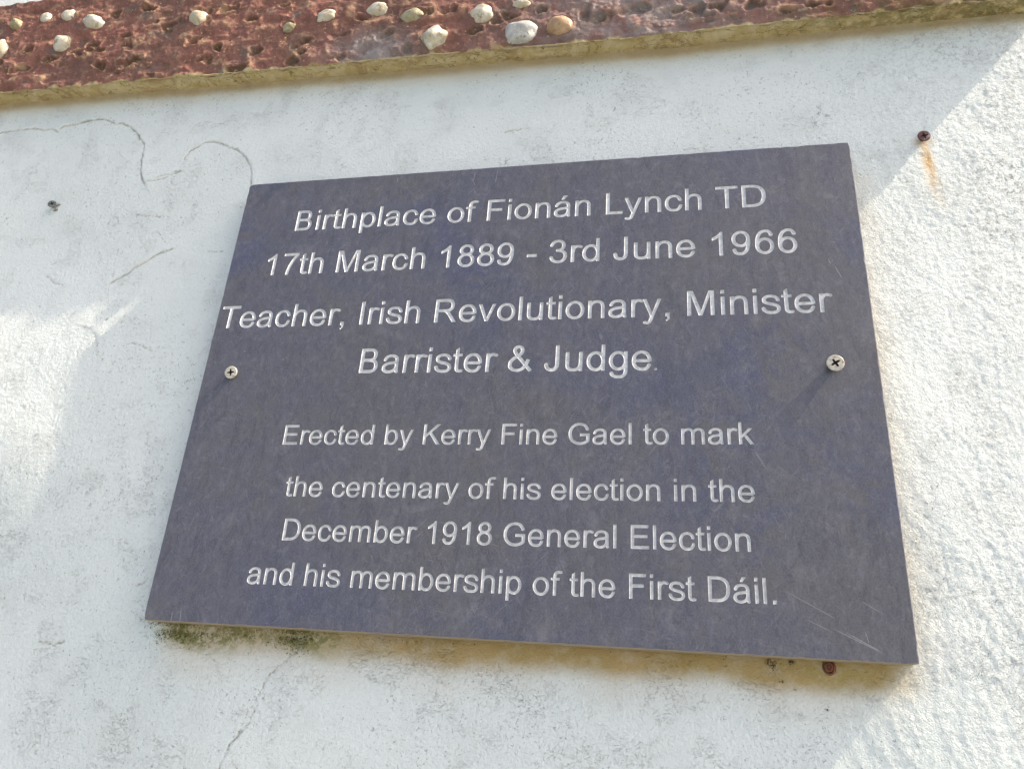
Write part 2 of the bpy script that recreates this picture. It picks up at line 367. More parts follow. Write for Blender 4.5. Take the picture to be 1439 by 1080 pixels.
for pts, w, dep, lift in CRACKS:
    P = [back(u, v, YW) for u, v in pts]
    xs_ = [p[0] for p in P]; zs_ = [p[1] for p in P]
    c0, c1 = np.searchsorted(xa, [min(xs_) - .025, max(xs_) + .025]); r0, r1 = np.searchsorted(za, [min(zs_) - .025, max(zs_) + .025])
    sl = (slice(r0, r1), slice(c0, c1)); x_, z_ = X[sl], Z[sl]
    jx = .0016 * perlin(x_ * 190, z_ * 190, 6); jz = .0016 * perlin(x_ * 190, z_ * 190, 7)
    D, S = seg_dist(x_ + jx, z_ + jz, P)
    wid = w * .00078 * (0.75 + .9 * np.clip(perlin(x_ * 60, z_ * 60, 12) + .4, 0, 1))
    Yw[sl] += dep * .001 * np.exp(-(D / (wid * 1.1)) ** 2)
    Yw[sl] -= lift * .001 * np.where(S > 0, np.exp(-(D / .012) ** 2), 0) * ss(0, .0015, D)
    crack[sl] = np.maximum(crack[sl], np.exp(-(D / (wid * .85)) ** 2) * (.35 + .65 * ss(-.35, .1, perlin(x_ * 90, z_ * 90, 13))))
HW, HH = 0.3, 0.6 / 1.3427 / 2
below = -HH - Z                                    # distance under the slab
inx = ss(-.298, -.275, X) * ss(.315, .27, X)
edge_n = .010 * perlin(X * 18, Z * 4, 20)
yellow = inx * ss(.027, .009, below + edge_n * .6) * (Z < .1) * (.75 + .38 * ss(-.2, 0., X))
warm = inx * ss(.050, .012, below + edge_n * 1.5) * (Z < .1) * .42
warm = np.maximum(warm, .30 * ss(.335, .302, X) * (X > .2) * (Z < .2) * ss(-.24, -.2, Z))
green = inx * ss(.022, .002, below + edge_n) * (ss(-.10, -.17, X) * .6 + .75 * np.exp(-((X + .25) / .045) ** 2) + .9 * np.exp(-((X + .155) / .022) ** 2)) * (Z < .1)
green = np.clip(green, 0, 1) * .75
zband = .3775 - .0208 * (X + .2) + .007 * ss(.08, .45, X)
tb = zband + .006 - Z
warm = np.maximum(warm, .55 * ss(.030, .004, tb + .006 * perlin(X * 20, Z * 5, 22)) * (tb > -.02))
yellow = np.maximum(yellow, .75 * ss(.017, .004, tb + .004 * perlin(X * 25, Z * 5, 23)) * (tb > -.03))
rx, rz = back(1297, 198, YW)
rust = np.exp(-((X - rx - .06 * (rz - Z)) / (.0042 + .02 * np.clip(rz - Z, 0, 1))) ** 2) * ss(-.002, .003, rz - Z) * ss(.090, .012, rz - Z)
rust = np.maximum(rust, .8 * np.exp(-(((X - rx) / .007) ** 2 + ((Z - rz + .002) / .006) ** 2)))
lich = np.zeros(X.shape)
for (u, v, r, s_) in ((1430, 250, .045, 1.), (1405, 320, .035, .8), (1432, 170, .03, .8), (1425, 420, .03, .5), (1405, 560, .03, .35), (1380, 760, .04, .3), (1340, 60, .05, .55), (1250, 60, .05, .3), (1155, 158, .012, .9), (1148, 172, .008, .8),
                      (482, 236, .006, 1.), (708, 229, .005, 1.), (1400, 480, .04, .4), (1290, 120, .06, .3), (40, 780, .08, .12), (960, 170, .03, .15), (260, 960, .06, .15)):
    px, pz = back(u, v, YW); lich = np.maximum(lich, s_ * np.exp(-(((X - px) / r) ** 2 + ((Z - pz) / r) ** 2)))

wall = bpy.data.objects.new('rendered_wall', None); scene.collection.objects.link(wall)
tag(wall, 'rough white painted rendered wall behind the slate plaque, with hairline cracks, stains and a red pebbled band', 'wall')
me = grid_mesh('render_surface', X, Yw, Z, dict(crack=crack, yellow=yellow, warm=warm, green=green, rust=rust, lichen=lich))
link('render_surface', me, [M_WALL], wall)
def wall_y(x, z):
    return float(wall_base(np.array([x]), np.array([z]))[0])

# ------------------------------------------------------------------ ground in front of the wall, below the picture, added to bounce light upward
bm = bmesh.new(); bm.faces.new([bm.verts.new(p) for p in ((-15, -14, -1.72), (15, -14, -1.72), (15, .05, -1.72), (-15, .05, -1.72))])
tag(bm_obj('bounce_ground', bm, [mat_plain('bounce_ground_grey', (0.20, 0.22, 0.22), (0.25, 0.275, 0.27), 6)]), kind='structure')

# ------------------------------------------------------------------ pebble band
BX0, BX1 = -1.15, 0.492
bx = np.concatenate([np.arange(BX0, -.78, .003), np.arange(-.78, BX1, .00125), [BX1]])
H_BAND, P_BAND = .158, .025
YF = -0.006
# profile parameter s: 0 at top back, runs forward over the top, down the front and back under to the wall
s_top = np.linspace(0, 1, 8)[:-1]; nf = int(H_BAND / .00125); s_fr = np.linspace(0, 1, nf)[:-1]; s_un = np.linspace(0, 1, 26)
n_s = len(s_top) + len(s_fr) + len(s_un)
BXg = np.tile(bx, (n_s, 1))
zb = .3775 - .0208 * (BXg + .2) + .007 * ss(.08, .45, BXg)
py = np.concatenate([YW + .012 - s_top * (YW + .012 - YF - .003), np.full(len(s_fr), YF), YF + .0005 + s_un * (YW + .012 - YF)])
pz = np.concatenate([H_BAND + .0 * s_top, H_BAND * (1 - s_fr), .0035 + s_un * .0035 - .0035 * (s_un < .01)])
# rounded arrises
zi = np.concatenate([H_BAND + 0 * s_top, H_BAND * (1 - s_fr), 0 * s_un])
lowr = .004; t = np.clip((lowr - (H_BAND * (1 - s_fr))) / lowr, 0, 1)
py[len(s_top):len(s_top) + len(s_fr)] += lowr * (1 - np.sqrt(1 - t ** 2)) * .6
PY = np.tile(py[:, None], (1, len(bx))).astype(float); PZ = zb + np.tile(pz[:, None], (1, len(bx)))
PY[:, :] += .0015 * perlin(BXg * 6, BXg * 0, 30)
front = np.zeros((n_s, len(bx))); front[len(s_top):len(s_top) + len(s_fr)] = 1
A = np.zeros(BXg.shape); V = PZ
WXb = BXg + .006 * perlin(BXg * 45, V * 45, 36); WZb = V + .006 * perlin(BXg * 45, V * 45, 37)
A += .0028 * perlin(WXb * 24, WZb * 34, 31) + .0020 * perlin(WXb * 52, WZb * 75, 35) + .0013 * (.35 - np.abs(perlin(WXb * 62, WZb * 88, 38))) + .0009 * (.3 - np.abs(perlin(WXb * 130, WZb * 150, 32))) + .0007 * perlin(BXg * 180, V * 180, 33)
A += .0012 * np.clip(perlin(BXg * 50 + V * 25, V * 70, 34) - .05, 0, 1)
A *= (front * .9 + .35)
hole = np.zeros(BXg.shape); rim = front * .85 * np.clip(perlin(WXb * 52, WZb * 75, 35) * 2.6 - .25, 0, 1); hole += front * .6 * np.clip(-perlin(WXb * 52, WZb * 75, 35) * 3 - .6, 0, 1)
PEB = [ # px x, px y, half width px, half height px, angle, stone, angular
 (60,19.5,9,7.5,0,0,.3),(92,17,12.5,10,.1,0,.6),(127,27,19.5,10.5,-.32,0,.35),(84,57,15,12,.35,0,.3),(19,31,9,8,0,3,.5),(-3,63,11,16,0,0,.3),
 (275,21,14,13,.5,0,.5),(456,18,14,8,.05,0,.7),(403,33,9,6,.3,3,.8),(528,7,16,10,-.05,0,.4),(578,19,15,9,.1,3,.6),(676,14,15,13,.2,0,.35),
 (608,49,17,15,.1,0,.9),(731,39,21,15,.05,1,.4),(786,31,16,11,-.1,2,.05),(732,0,10,5,0,0,.3),(-60,25,16,11,0,0,.3),(906,-22,14,10,0,0,.4),(1100,-30,15,11,.3,1,.4)]
HOLES = [(41,70,8,7),(27,98,10,8),(0,90,9,6),(183,62,15,9),(235,37,17,12),(315,15,17,8),(272,58,13,9),(305,66,11,8),(182,88,18,9),(248,85,9,10),(292,84,14,8),(130,63,10,9),(355,25,11,8),(360,72,9,9),(424,61,10,8),(478,50,13,8),
 (505,27,13,6),(544,50,11,8),(560,35,9,6),(662,46,12,9),(635,15,12,8),(715,24,9,8),(700,33,8,6),(820,17,11,9),(835,27,12,9),(863,20,13,10),(895,14,15,10),(925,12,10,7),(970,15,12,9),(160,20,12,8),(210,15,12,9),
 (110,75,10,7),(140,92,9,7),(70,85,11,7),(210,105,9,5),(395,8,9,6),(428,30,10,7),(333,95,12,6),(410,85,9,6),(600,20,9,6),(760,12,11,7),(1015,12,13,8),(1060,8,14,8),(1000,30,9,5),(620,75,9,5),(545,78,12,6),(480,80,8,5),(1110,15,10,6),(1150,5,12,6)]
rr = random.Random(3)
for _ in range(26): HOLES.append((rr.uniform(-200, 1450), 0, rr.uniform(5, 14), rr.uniform(3, 8)))
for i, (u, v, a, h_) in enumerate(HOLES):
    if v == 0:
        hx = back(u, 20, YF)[0]; hz = .3775 - .0208 * (hx + .2) + rr.uniform(.012, H_BAND - .01)
    else:
        hx, hz = back(u, v, YF)
    sc_ = .00078; a *= sc_ * 1.15; h_ *= sc_ * 1.1
    c0, c1 = np.searchsorted(bx, [hx - a * 2.2, hx + a * 2.2]); sl = (slice(len(s_top), len(s_top) + len(s_fr)), slice(c0, c1))
    if c1 - c0 < 2 or (i % 9 == 0 and i > 4): continue
    dx = (BXg[sl] - hx) / a; dz = (PZ[sl] - hz) / h_; th = rr.uniform(-.6, .6); dx, dz = dx * math.cos(th) + dz * math.sin(th), -dx * math.sin(th) + dz * math.cos(th)
    d = np.sqrt(dx ** 2 + dz ** 2) + 1.5 * perlin(BXg[sl] * 70, PZ[sl] * 70, 40 + i % 5) + .4 * perlin(BXg[sl] * 190, PZ[sl] * 190, 45)
    dp = min(a, h_) * rr.uniform(.3, .7)
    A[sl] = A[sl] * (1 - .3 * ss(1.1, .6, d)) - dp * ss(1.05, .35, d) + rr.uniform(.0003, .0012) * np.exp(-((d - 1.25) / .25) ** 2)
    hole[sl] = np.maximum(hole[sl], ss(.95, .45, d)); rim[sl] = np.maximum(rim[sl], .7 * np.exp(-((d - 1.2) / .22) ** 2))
for (u, v, a, h_, th, st, an) in PEB:
    hx, hz = back(u, v, YF - .002); a *= .00078 * 1.25; h_ *= .00078 * 1.25
    d = np.hypot((BXg - hx) / a, (PZ - hz) / h_)
    A += front * (.0014 * np.exp(-((d - 1.0) / .2) ** 2) - .001 * ss(1.0, .6, d))
# crumbled lower arris
lo = front * ss(.014, .0, PZ - zb)
A -= lo * .0035 * np.clip(perlin(BXg * 45, PZ * 45, 50) + .15, 0, 1) * 2
PY -= A * np.where(front > 0, 1, .15)
i_u = len(s_top) + len(s_fr)
un = np.zeros(BXg.shape); un[i_u:] = 1
PZ[i_u:] -= (.0016 * perlin(BXg[i_u:] * 40, PY[i_u:] * 60, 51) + .0008 * perlin(BXg[i_u:] * 120, PY[i_u:] * 160, 52))
PZ[i_u - 8:i_u + 4] += .0022 * np.clip(perlin(BXg[i_u - 8:i_u + 4] * 60, BXg[i_u - 8:i_u + 4] * 3, 53), 0, 1) * 1.5
under = np.maximum(un, front * ss(.0045, .0005, PZ - zb + .010 * perlin(BXg * 40, PZ * 30, 54) + .004 * perlin(BXg * 130, PZ * 90, 55)))
grey = front * np.exp(-((BXg - back(520, 70, YF)[0]) / .045) ** 2) * ss(.06, .02, PZ - zb) + .7 * front * np.exp(-((BXg - back(900, 25, YF)[0]) / .12) ** 2)
mossy = ss(.18, .38, BXg) * np.maximum(un, ss(.03, .0, PZ - zb)) * .6
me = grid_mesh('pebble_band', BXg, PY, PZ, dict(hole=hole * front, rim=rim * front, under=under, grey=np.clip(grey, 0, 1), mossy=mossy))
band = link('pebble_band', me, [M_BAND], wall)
band['label'] = 'red painted rough band with pale pebbles and empty pebble hollows above the plaque'
# end cap of the band
bm = bmesh.new(); ring = [bm.verts.new((BX1 - .0, PY[k, -1], PZ[k, -1])) for k in range(0, n_s, 3)]
bm.faces.new(ring); bm_obj('band_end', bm, [M_BAND], band)

def band_y(x, z):
    j = int(np.clip(np.searchsorted(bx, x), 0, len(bx) - 1)); col = PZ[len(s_top):i_u, j]
    k = int(np.argmin(np.abs(col - z))); return float(PY[len(s_top) + k, j])

def pebble(cx, cz, a, h_, th, mat, ang, seed):
    r = random.Random(seed); bm = bmesh.new(); bmesh.ops.create_icosphere(bm, subdivisions=4, radius=1)
    planes = []
    for _ in range(9):
        n = Vector((r.gauss(0, 1), r.gauss(0, .8), r.gauss(0, 1))).normalized(); planes.append((n, r.uniform(.68, .92)))
    ox = r.uniform(0, 50)
    co = np.array([v.co[:] for v in bm.verts])
    n1 = perlin(co[:, 0] * 1.3 + co[:, 1] + ox, co[:, 2] * 1.3 - co[:, 1], 60); n2 = perlin(co[:, 0] * 3.2 - co[:, 1] + ox, co[:, 2] * 3.2 + co[:, 1] * 2, 61)
    for v, q1, q2 in zip(bm.verts, n1, n2):
        p = v.co * (1 + (.13 + .22 * ang) * q1 + .07 * ang * q2)
        for n, dd in planes:
            e = p.dot(n) - dd
            if e > 0: p = p - n * e * (.3 + .45 * ang)
        x, z = p.x * a, p.z * h_
        v.co = Vector((x * math.cos(th) - z * math.sin(th), p.y * min(a, h_) * .85, x * math.sin(th) + z * math.cos(th)))
    o = bm_obj('pebble', bm, [mat], band, True)
    o.location = (cx, band_y(cx, cz) + min(a, h_) * .16, cz)
    return o
for i, (u, v, a, h_, th, st, an) in enumerate(PEB):
    hx, hz = back(u, v, YF - .006)
    o = pebble(hx, hz, a * .00078 * 1.26, h_ * .00078 * 1.4, th, (M_QUARTZ, M_GREYST, M_BROWNST, M_OLIVE)[st], an, 100 + i)
    if i == 14: o['label'] = 'smooth brown oval pebble'
    if i == 13: o['label'] = 'grey speckled heart shaped pebble'

# ------------------------------------------------------------------ plaque
plaque = bpy.data.objects.new('slate_plaque', None); scene.collection.objects.link(plaque)
tag(plaque, 'blue-grey slate plaque with eight engraved lines of pale lettering on the white wall', 'plaque')
TH = .0155
GLYPHS = """o 1139 570,-25 678,-12 770,20 858,74 930,143 989,227 1030,317 1057,425 1065,533 1056,641 1031,740 987,839 929,920 858,988 768,1043 678,1074 570,1087 462,1076 363,1042 273,986 205,920 147,838 103,740 78,641 69,533 77,425 104,317 145,227 201,146 276,74 363,20 462,-14|570,935 633,927 687,907 737,875 786,828 828,767 859,695 877,623 885,533 878,443 858,362 825,290 788,236 741,190 687,155 633,135 570,127 507,134 448,155 399,185 346,236 309,290 277,362 256,443 249,533 257,623 275,695 306,767 345,824 397,875 453,910 507,928
c 1024 714,1061 606,1084 507,1085 435,1075 336,1042 255,992 191,929 138,846 101,749 79,641 74,479 89,362 117,263 162,173 220,101 300,39 390,-1 498,-23 597,-23 687,-9 768,20 840,65 895,119 939,182 983,290 1001,371 966,402 939,416 903,422 867,415 822,390 808,326 789,272 764,227 732,189 696,162 660,144 606,131 552,127 453,141 381,179 321,245 286,317 266,389 255,479 254,578 267,677 287,749 318,812 361,866 408,901 453,920 516,933 579,934 642,921 696,892 739,848 776,785 805,695 813,689 858,668 903,666 939,679 983,722 948,830 892,929 813,1008
e 1139 516,1084 408,1062 318,1022 237,961 173,884 125,794 93,686 77,533 85,407 111,299 151,209 209,128 282,64 372,15 471,-14 588,-25 669,-20 750,-3 813,22 876,61 929,110 976,173 1024,272 1036,308 1011,340 984,361 957,370 921,370 895,362 861,344 812,236 775,191 741,163 696,142 642,130 588,127 516,133 453,151 417,169 373,200 336,240 310,281 283,344 261,452 957,454 966,482 1055,506 1047,623 1025,731 987,830 931,920 867,985 786,1038 723,1064 624,1084|867,614 849,606 273,606 263,614 272,668 298,749 332,812 369,857 415,893 449,911 507,929 570,935 633,929 669,918 714,896 762,857 804,803 835,740
a 1139 984,11 1004,38 1010,65 986,137 976,227 973,767 954,866 919,938 872,992 813,1033 741,1063 651,1082 552,1087 435,1077 327,1044 255,1002 205,956 177,920 128,821 109,758 135,722 156,706 183,696 219,695 282,720 324,830 359,875 395,902 471,928 561,935 624,931 678,920 714,906 744,884 771,848 784,812 793,758 794,695 705,675 462,642 363,619 255,577 178,524 135,479 107,434 87,380 77,326 76,263 88,200 110,146 133,110 176,65 228,28 300,-3 372,-20 498,-23 602,-7 696,25 813,93 840,28 876,-3 930,-12 957,-5|791,533 792,407 776,335 732,252 692,209 660,185 615,161 552,139 489,129 426,128 381,134 336,150 303,173 280,200 258,254 260,335 282,390 328,434 390,465 471,488
á 1139 984,11 1004,38 1010,65 986,137 976,227 973,767 954,866 919,938 872,992 813,1033 741,1063 651,1082 552,1087 435,1077 327,1044 255,1002 205,956 177,920 128,821 109,758 135,722 156,706 183,696 219,695 282,720 324,830 359,875 395,902 471,928 561,935 624,931 678,920 714,906 744,884 771,848 784,812 793,758 794,695 705,675 462,642 363,619 255,577 178,524 135,479 107,434 87,380 77,326 76,263 88,200 110,146 133,110 176,65 228,28 300,-3 372,-20 498,-23 602,-7 696,25 813,93 840,28 876,-3 930,-12 957,-5|791,533 792,407 776,335 732,252 692,209 660,185 615,161 552,139 489,129 426,128 381,134 336,150 303,173 280,200 258,254 260,335 282,390 328,434 390,465 471,488|825,1469 813,1474 597,1474 590,1469 462,1198 606,1194
b 1139 138,1465 134,623 129,533 135,2 300,0 309,86 399,23 498,-14 552,-22 642,-22 750,3 835,47 912,112 973,191 1032,317 1057,425 1065,533 1057,641 1046,695 1017,785 964,884 915,947 877,983 795,1039 705,1073 597,1087 498,1076 399,1039 309,976 305,1460 291,1466|597,935 651,928 705,906 750,875 795,827 831,770 858,704 878,623 885,533 870,398 847,326 809,254 768,204 719,164 651,134 597,127 543,134 475,164 426,204 385,254 347,326 324,398 309,533 316,623 336,704 363,770 399,827 444,875 489,906 543,928
d 1139 1002,1462 840,1466 830,1460 827,983 732,1042 642,1075 543,1087 435,1074 345,1040 260,983 192,911 124,794 91,695 74,578 80,425 105,317 147,220 219,119 300,48 381,6 489,-22 597,-21 651,-10 731,20 822,81 829,74 831,1 1003,2 1003,443 1008,533 1003,623|543,935 597,927 660,899 712,857 750,810 775,767 804,695 821,623 828,533 813,398 790,326 752,254 714,207 662,164 597,135 543,127 489,133 435,154 390,184 341,236 307,290 277,362 259,443 252,533 259,623 279,704 309,775 344,830 387,875 435,908 489,929
p 1139 138,-406 314,-403 318,80 399,25 498,-13 597,-25 705,-12 795,22 884,83 939,140 970,182 1018,272 1050,371 1066,479 1065,596 1037,740 995,839 918,947 840,1014 759,1056 651,1084 543,1083 489,1072 408,1042 318,981 315,1055 309,1062 147,1062 135,1055 132,533|597,935 651,929 705,908 753,875 796,830 831,775 861,704 881,623 888,533 881,443 863,362 833,290 799,236 750,184 705,154 651,133 597,127 543,135 498,152 453,182 408,227 367,290 340,353 320,434 315,488 315,587 326,659 352,740 385,803 428,857 480,899 543,927
g 1139 993,1062 831,1062 822,1055 822,983 732,1041 642,1074 534,1087 426,1073 336,1038 255,984 186,911 122,803 101,749 77,650 69,542 77,443 90,380 120,290 164,209 222,137 291,79 345,47 435,15 498,5 588,6 651,18 732,49 813,101 822,101 816,-43 790,-151 766,-196 742,-223 714,-245 669,-264 615,-275 543,-280 471,-276 408,-263 363,-242 331,-214 305,-169 290,-106 257,-79 228,-67 192,-66 165,-73 138,-90 111,-124 124,-187 149,-250 172,-286 211,-331 246,-358 300,-389 381,-416 489,-430 597,-430 696,-416 777,-390 849,-348 897,-304 946,-232 986,-115 1001,2 1002,1055|534,155 480,162 430,182 381,215 336,263 302,317 275,380 255,461 249,542 255,623 265,677 290,749 325,812 363,858 417,901 480,928 534,935 588,929 642,909 687,880 729,839 755,803 788,740 811,668 822,596 822,488 810,416 786,344 751,281 706,227 660,191 597,163
h 1139 138,1464 136,2 313,2 315,587 317,650 332,731 368,812 426,877 498,915 543,927 597,932 678,923 741,895 782,848 809,776 819,677 819,2 867,-6 993,-2 999,2 998,722 985,812 946,911 900,974 840,1023 768,1058 687,1078 597,1084 498,1074 417,1052 318,999 315,1460 309,1466
n 1139 999,2 998,722 974,848 946,911 923,947 876,996 831,1028 768,1058 687,1078 597,1084 498,1074 417,1052 318,999 315,1055 309,1062 138,1060 136,2 313,2 315,587 317,650 332,731 368,812 426,877 498,915 543,927 597,932 678,923 741,895 782,848 809,776 819,677 819,2 840,-4 912,-6 975,-5
m 1706 1580,2 1580,704 1575,785 1559,857 1531,920 1492,974 1441,1019 1398,1044 1326,1070 1245,1083 1155,1081 1074,1066 1002,1038 957,1013 885,951 876,950 831,999 776,1037 723,1060 651,1078 570,1084 480,1076 399,1053 318,1012 315,1055 309,1062 138,1060 138,0 313,2 315,614 330,740 364,821 417,882 489,920 570,932 642,923 696,897 737,848 759,785 768,686 768,2 786,-4 858,-6 930,-4 948,2 948,623 963,740 998,821 1056,884 1128,921 1209,932 1281,922 1335,895 1367,857 1391,794 1400,704 1400,2 1416,-4 1488,-6 1560,-4
u 1139 138,1062 130,1055 131,344 153,218 183,146 206,110 255,58 297,29 363,-1 435,-19 561,-24 660,-9 750,23 813,61 822,0 996,2 993,1061 831,1062 817,1055 817,488 802,353 774,272 732,209 678,165 606,137 516,127 444,136 385,164 347,209 321,281 310,389 309,1058 282,1063
r 682 138,0 312,2 315,614 332,740 351,803 373,848 417,899 471,922 552,918 651,882 687,882 714,891 748,920 759,956 748,992 723,1017 633,1056 525,1075 453,1074 408,1066 363,1051 318,1027 309,1061 147,1062 133,1055 133,11
i 455 309,1062 147,1062 136,1055 138,0 309,0 316,11 316,1055|309,1466 138,1464 138,1260 314,1262 316,1451
l 455 138,1466 131,1451 131,11 138,0 309,0 311,1460 300,1466
k 1024 138,1464 136,2 314,2 316,416 444,541 793,2 1011,0 1009,11 569,668 966,1058 741,1061 318,632 316,1460 309,1466
v 1024 30,1058 426,11 435,0 594,2 993,1058 822,1062 810,1055 516,221 507,229 218,1055 210,1062
y 1024 93,-402 156,-418 228,-427 300,-426 345,-415 417,-375 444,-349 483,-295 528,-196 586,-25 993,1059 822,1062 808,1055 516,227 227,1055 219,1062 39,1061 36,1055 416,29 345,-178 319,-232 291,-266 273,-275 246,-276 120,-259 84,-271 56,-295 45,-322 48,-358 66,-385
t 569 336,1429 164,1325 160,1064 39,1060 36,929 48,922 156,922 163,911 163,254 175,173 193,119 237,52 300,9 381,-12 480,-11 552,0 579,13 608,47 612,83 593,119 561,140 525,148 399,140 372,154 358,182 344,272 343,920 525,924 528,1055 516,1062 343,1064 343,1415
f 569 192,-4 318,-5 358,2 360,920 552,922 560,929 560,1055 552,1062 360,1064 359,1181 372,1253 404,1307 453,1333 534,1339 642,1326 669,1330 696,1344 724,1379 727,1415 707,1451 669,1473 579,1488 471,1490 372,1470 309,1439 273,1411 237,1371 197,1289 179,1190 177,1064 30,1062 18,1055 21,924 177,920 178,2
s 1024 255,1030 199,992 156,947 134,911 113,857 105,794 108,749 122,695 154,641 210,587 300,539 399,505 651,437 750,394 782,371 804,341 814,308 813,263 803,227 786,199 756,173 714,152 642,134 579,128 498,128 435,135 363,158 300,203 261,263 237,348 183,377 138,380 94,362 59,326 85,227 122,155 174,93 237,45 318,8 435,-19 534,-25 669,-16 759,4 858,47 896,74 939,119 963,155 987,218 995,290 991,335 975,389 943,443 885,498 786,553 678,591 426,658 345,692 300,731 289,758 286,803 294,839 309,866 336,891 372,911 435,928 489,934 606,928 660,914 716,884 768,827 804,733 849,707 894,701 939,717 979,758 960,830 930,894 885,954 822,1007 732,1053 651,1075 561,1086 435,1082 327,1060
, 569 381,205 192,205 182,200 182,2 273,0 285,-7 274,-151 191,-214 228,-283 237,-286 370,-169 387,2 387,191
. 569 387,200 381,205 183,202 183,1 385,2
- 682 618,443 615,619 75,621 65,614 66,442
B 1366 156,1466 150,1460 152,2 750,1 885,25 957,52 1002,77 1073,137 1123,209 1143,254 1163,326 1172,425 1156,551 1121,641 1067,713 1029,747 972,785 1005,821 1042,884 1067,956 1080,1037 1081,1127 1070,1199 1058,1244 1028,1307 984,1362 943,1397 885,1429 804,1455 678,1467|345,678 723,679 813,665 886,632 918,605 945,569 966,518 976,461 972,353 956,299 931,254 903,225 867,201 822,184 759,171 345,171|345,853 345,1299 732,1296 796,1280 845,1244 863,1217 879,1172 887,1118 886,1046 878,992 862,947 840,911 813,885 768,862 705,850
D 1479 165,1466 158,1451 160,2 642,-1 804,10 885,26 966,50 1083,105 1142,146 1200,198 1240,245 1310,362 1338,434 1358,506 1379,650 1379,821 1359,965 1315,1100 1247,1217 1161,1307 1092,1357 971,1415 885,1441 723,1464|354,169 353,1298 642,1299 777,1289 890,1262 975,1222 1051,1163 1112,1082 1152,992 1179,875 1188,740 1178,596 1151,479 1107,380 1052,308 1011,270 930,221 840,190 705,169
E 1366 1254,0 1254,173 363,173 356,182 356,668 363,675 1156,677 1156,839 1146,847 360,848 357,1289 1218,1294 1222,1460 1209,1466 165,1464 163,2
F 1251 174,0 360,2 363,662 1020,666 1024,677 1020,839 363,839 363,1290 1146,1293 1157,1298 1155,1464 174,1466 168,1460 168,11
L 1139 156,1466 150,1460 152,2 1065,1 1065,173 345,173 344,1460 336,1466
T 1251 534,0 724,2 725,1289 1200,1293 1206,1307 1206,1460 1200,1466 48,1462 48,1296 530,1289
I 569 201,1466 191,1460 191,2 381,0 385,1460 372,1466
J 1024 813,1466 651,1468 627,1460 626,398 609,290 592,245 571,209 534,173 489,155 417,150 363,162 318,191 281,245 258,317 246,426 192,459 147,466 102,454 53,416 59,335 75,254 120,146 153,101 201,55 246,26 309,-1 399,-17 480,-17 552,-5 606,14 669,52 705,83 753,146 787,218 810,308 821,434 821,1460
K 1366 1359,2 724,866 723,875 1329,1460 1326,1464 1074,1466 1066,1460 345,740 344,1460 336,1466 156,1466 150,1460 152,2 342,2 344,506 579,737 588,736 1106,2
M 1706 156,1465 153,2 338,2 339,1208 345,1228 715,11 723,0 894,3 1317,1221 1319,11 1326,0 1506,2 1506,1460 1497,1466 1254,1466 1243,1460 840,271 444,1463
R 1479 165,1465 162,2 355,2 355,632 356,641 363,646 660,646 714,633 759,613 815,569 876,493 1189,2 1410,2 1074,533 972,668 1065,710 1137,763 1193,830 1238,929 1255,1019 1252,1145 1223,1253 1176,1334 1128,1382 1065,1422 1011,1444 930,1463 840,1469|355,821 356,1298 894,1297 948,1285 978,1271 1011,1244 1031,1217 1047,1181 1059,1127 1063,1064 1057,1001 1042,947 1023,911 993,876 957,850 894,825 831,815 363,814
G 1593 1461,210 1466,218 1466,740 1461,746 849,746 844,740 844,587 849,575 1263,575 1272,569 1270,290 1188,236 1101,195 1011,165 912,148 840,144 714,156 615,185 519,236 444,300 376,389 329,488 298,605 290,677 289,803 311,938 346,1037 374,1091 427,1163 472,1208 516,1241 588,1280 696,1313 759,1321 858,1323 975,1302 1061,1262 1131,1199 1193,1100 1236,977 1299,962 1335,963 1371,976 1423,1019 1392,1118 1350,1208 1295,1289 1245,1343 1182,1394 1137,1421 1038,1461 975,1477 876,1490 741,1489 588,1461 507,1433 390,1369 333,1325 282,1276 199,1163 138,1028 106,902 96,821 96,659 122,506 171,371 249,245 344,146 463,65 534,32 606,8 759,-20 885,-23 1020,-6 1182,42 1326,114 1422,182 1442,200 1443,210
& 1366 498,1492 417,1455 359,1397 323,1325 304,1235 309,1163 332,1091 382,1001 448,911 309,814 244,758 166,668 123,596 89,497 78,398 86,308 112,227 137,182 183,124 219,91 284,47 336,23 417,-2 561,-18 678,-6 795,32 894,90 1020,207 1193,-7 1200,-13 1227,-5 1245,11 1272,21 1290,38 1317,48 1351,74 1117,362 1116,371 1172,506 1219,659 1182,675 1146,677 1137,685 1101,686 1092,694 1047,699 1040,695 984,526 701,875 768,934 813,984 853,1046 872,1091 887,1154 891,1244 883,1298 859,1361 804,1431 723,1480 624,1502 561,1502|901,353 826,254 768,204 732,181 633,145 561,138 498,142 435,156 390,175 345,205 309,242 285,281 268,335 262,389 266,443 278,497 296,542 354,626 435,700 552,778|597,1008 557,1055 518,1118 497,1163 488,1208 494,1262 516,1316 543,1339 579,1347 633,1342 669,1325 695,1289 707,1235 704,1172 684,1109 647,1055
1 1139 759,0 762,1469 651,1472 597,1392 498,1294 372,1199 223,1118 223,956 228,950 381,1011 507,1087 579,1143 583,11 588,0
7 1139 372,4 417,2 426,-6 444,-6 534,-6 543,2 586,317 630,506 683,677 752,848 830,1001 958,1199 1060,1325 1047,1334 1047,1460 1038,1466 111,1466 97,1460 97,1298 102,1293 807,1289 709,1145 623,992 576,893 507,722 448,533 403,335 359,11
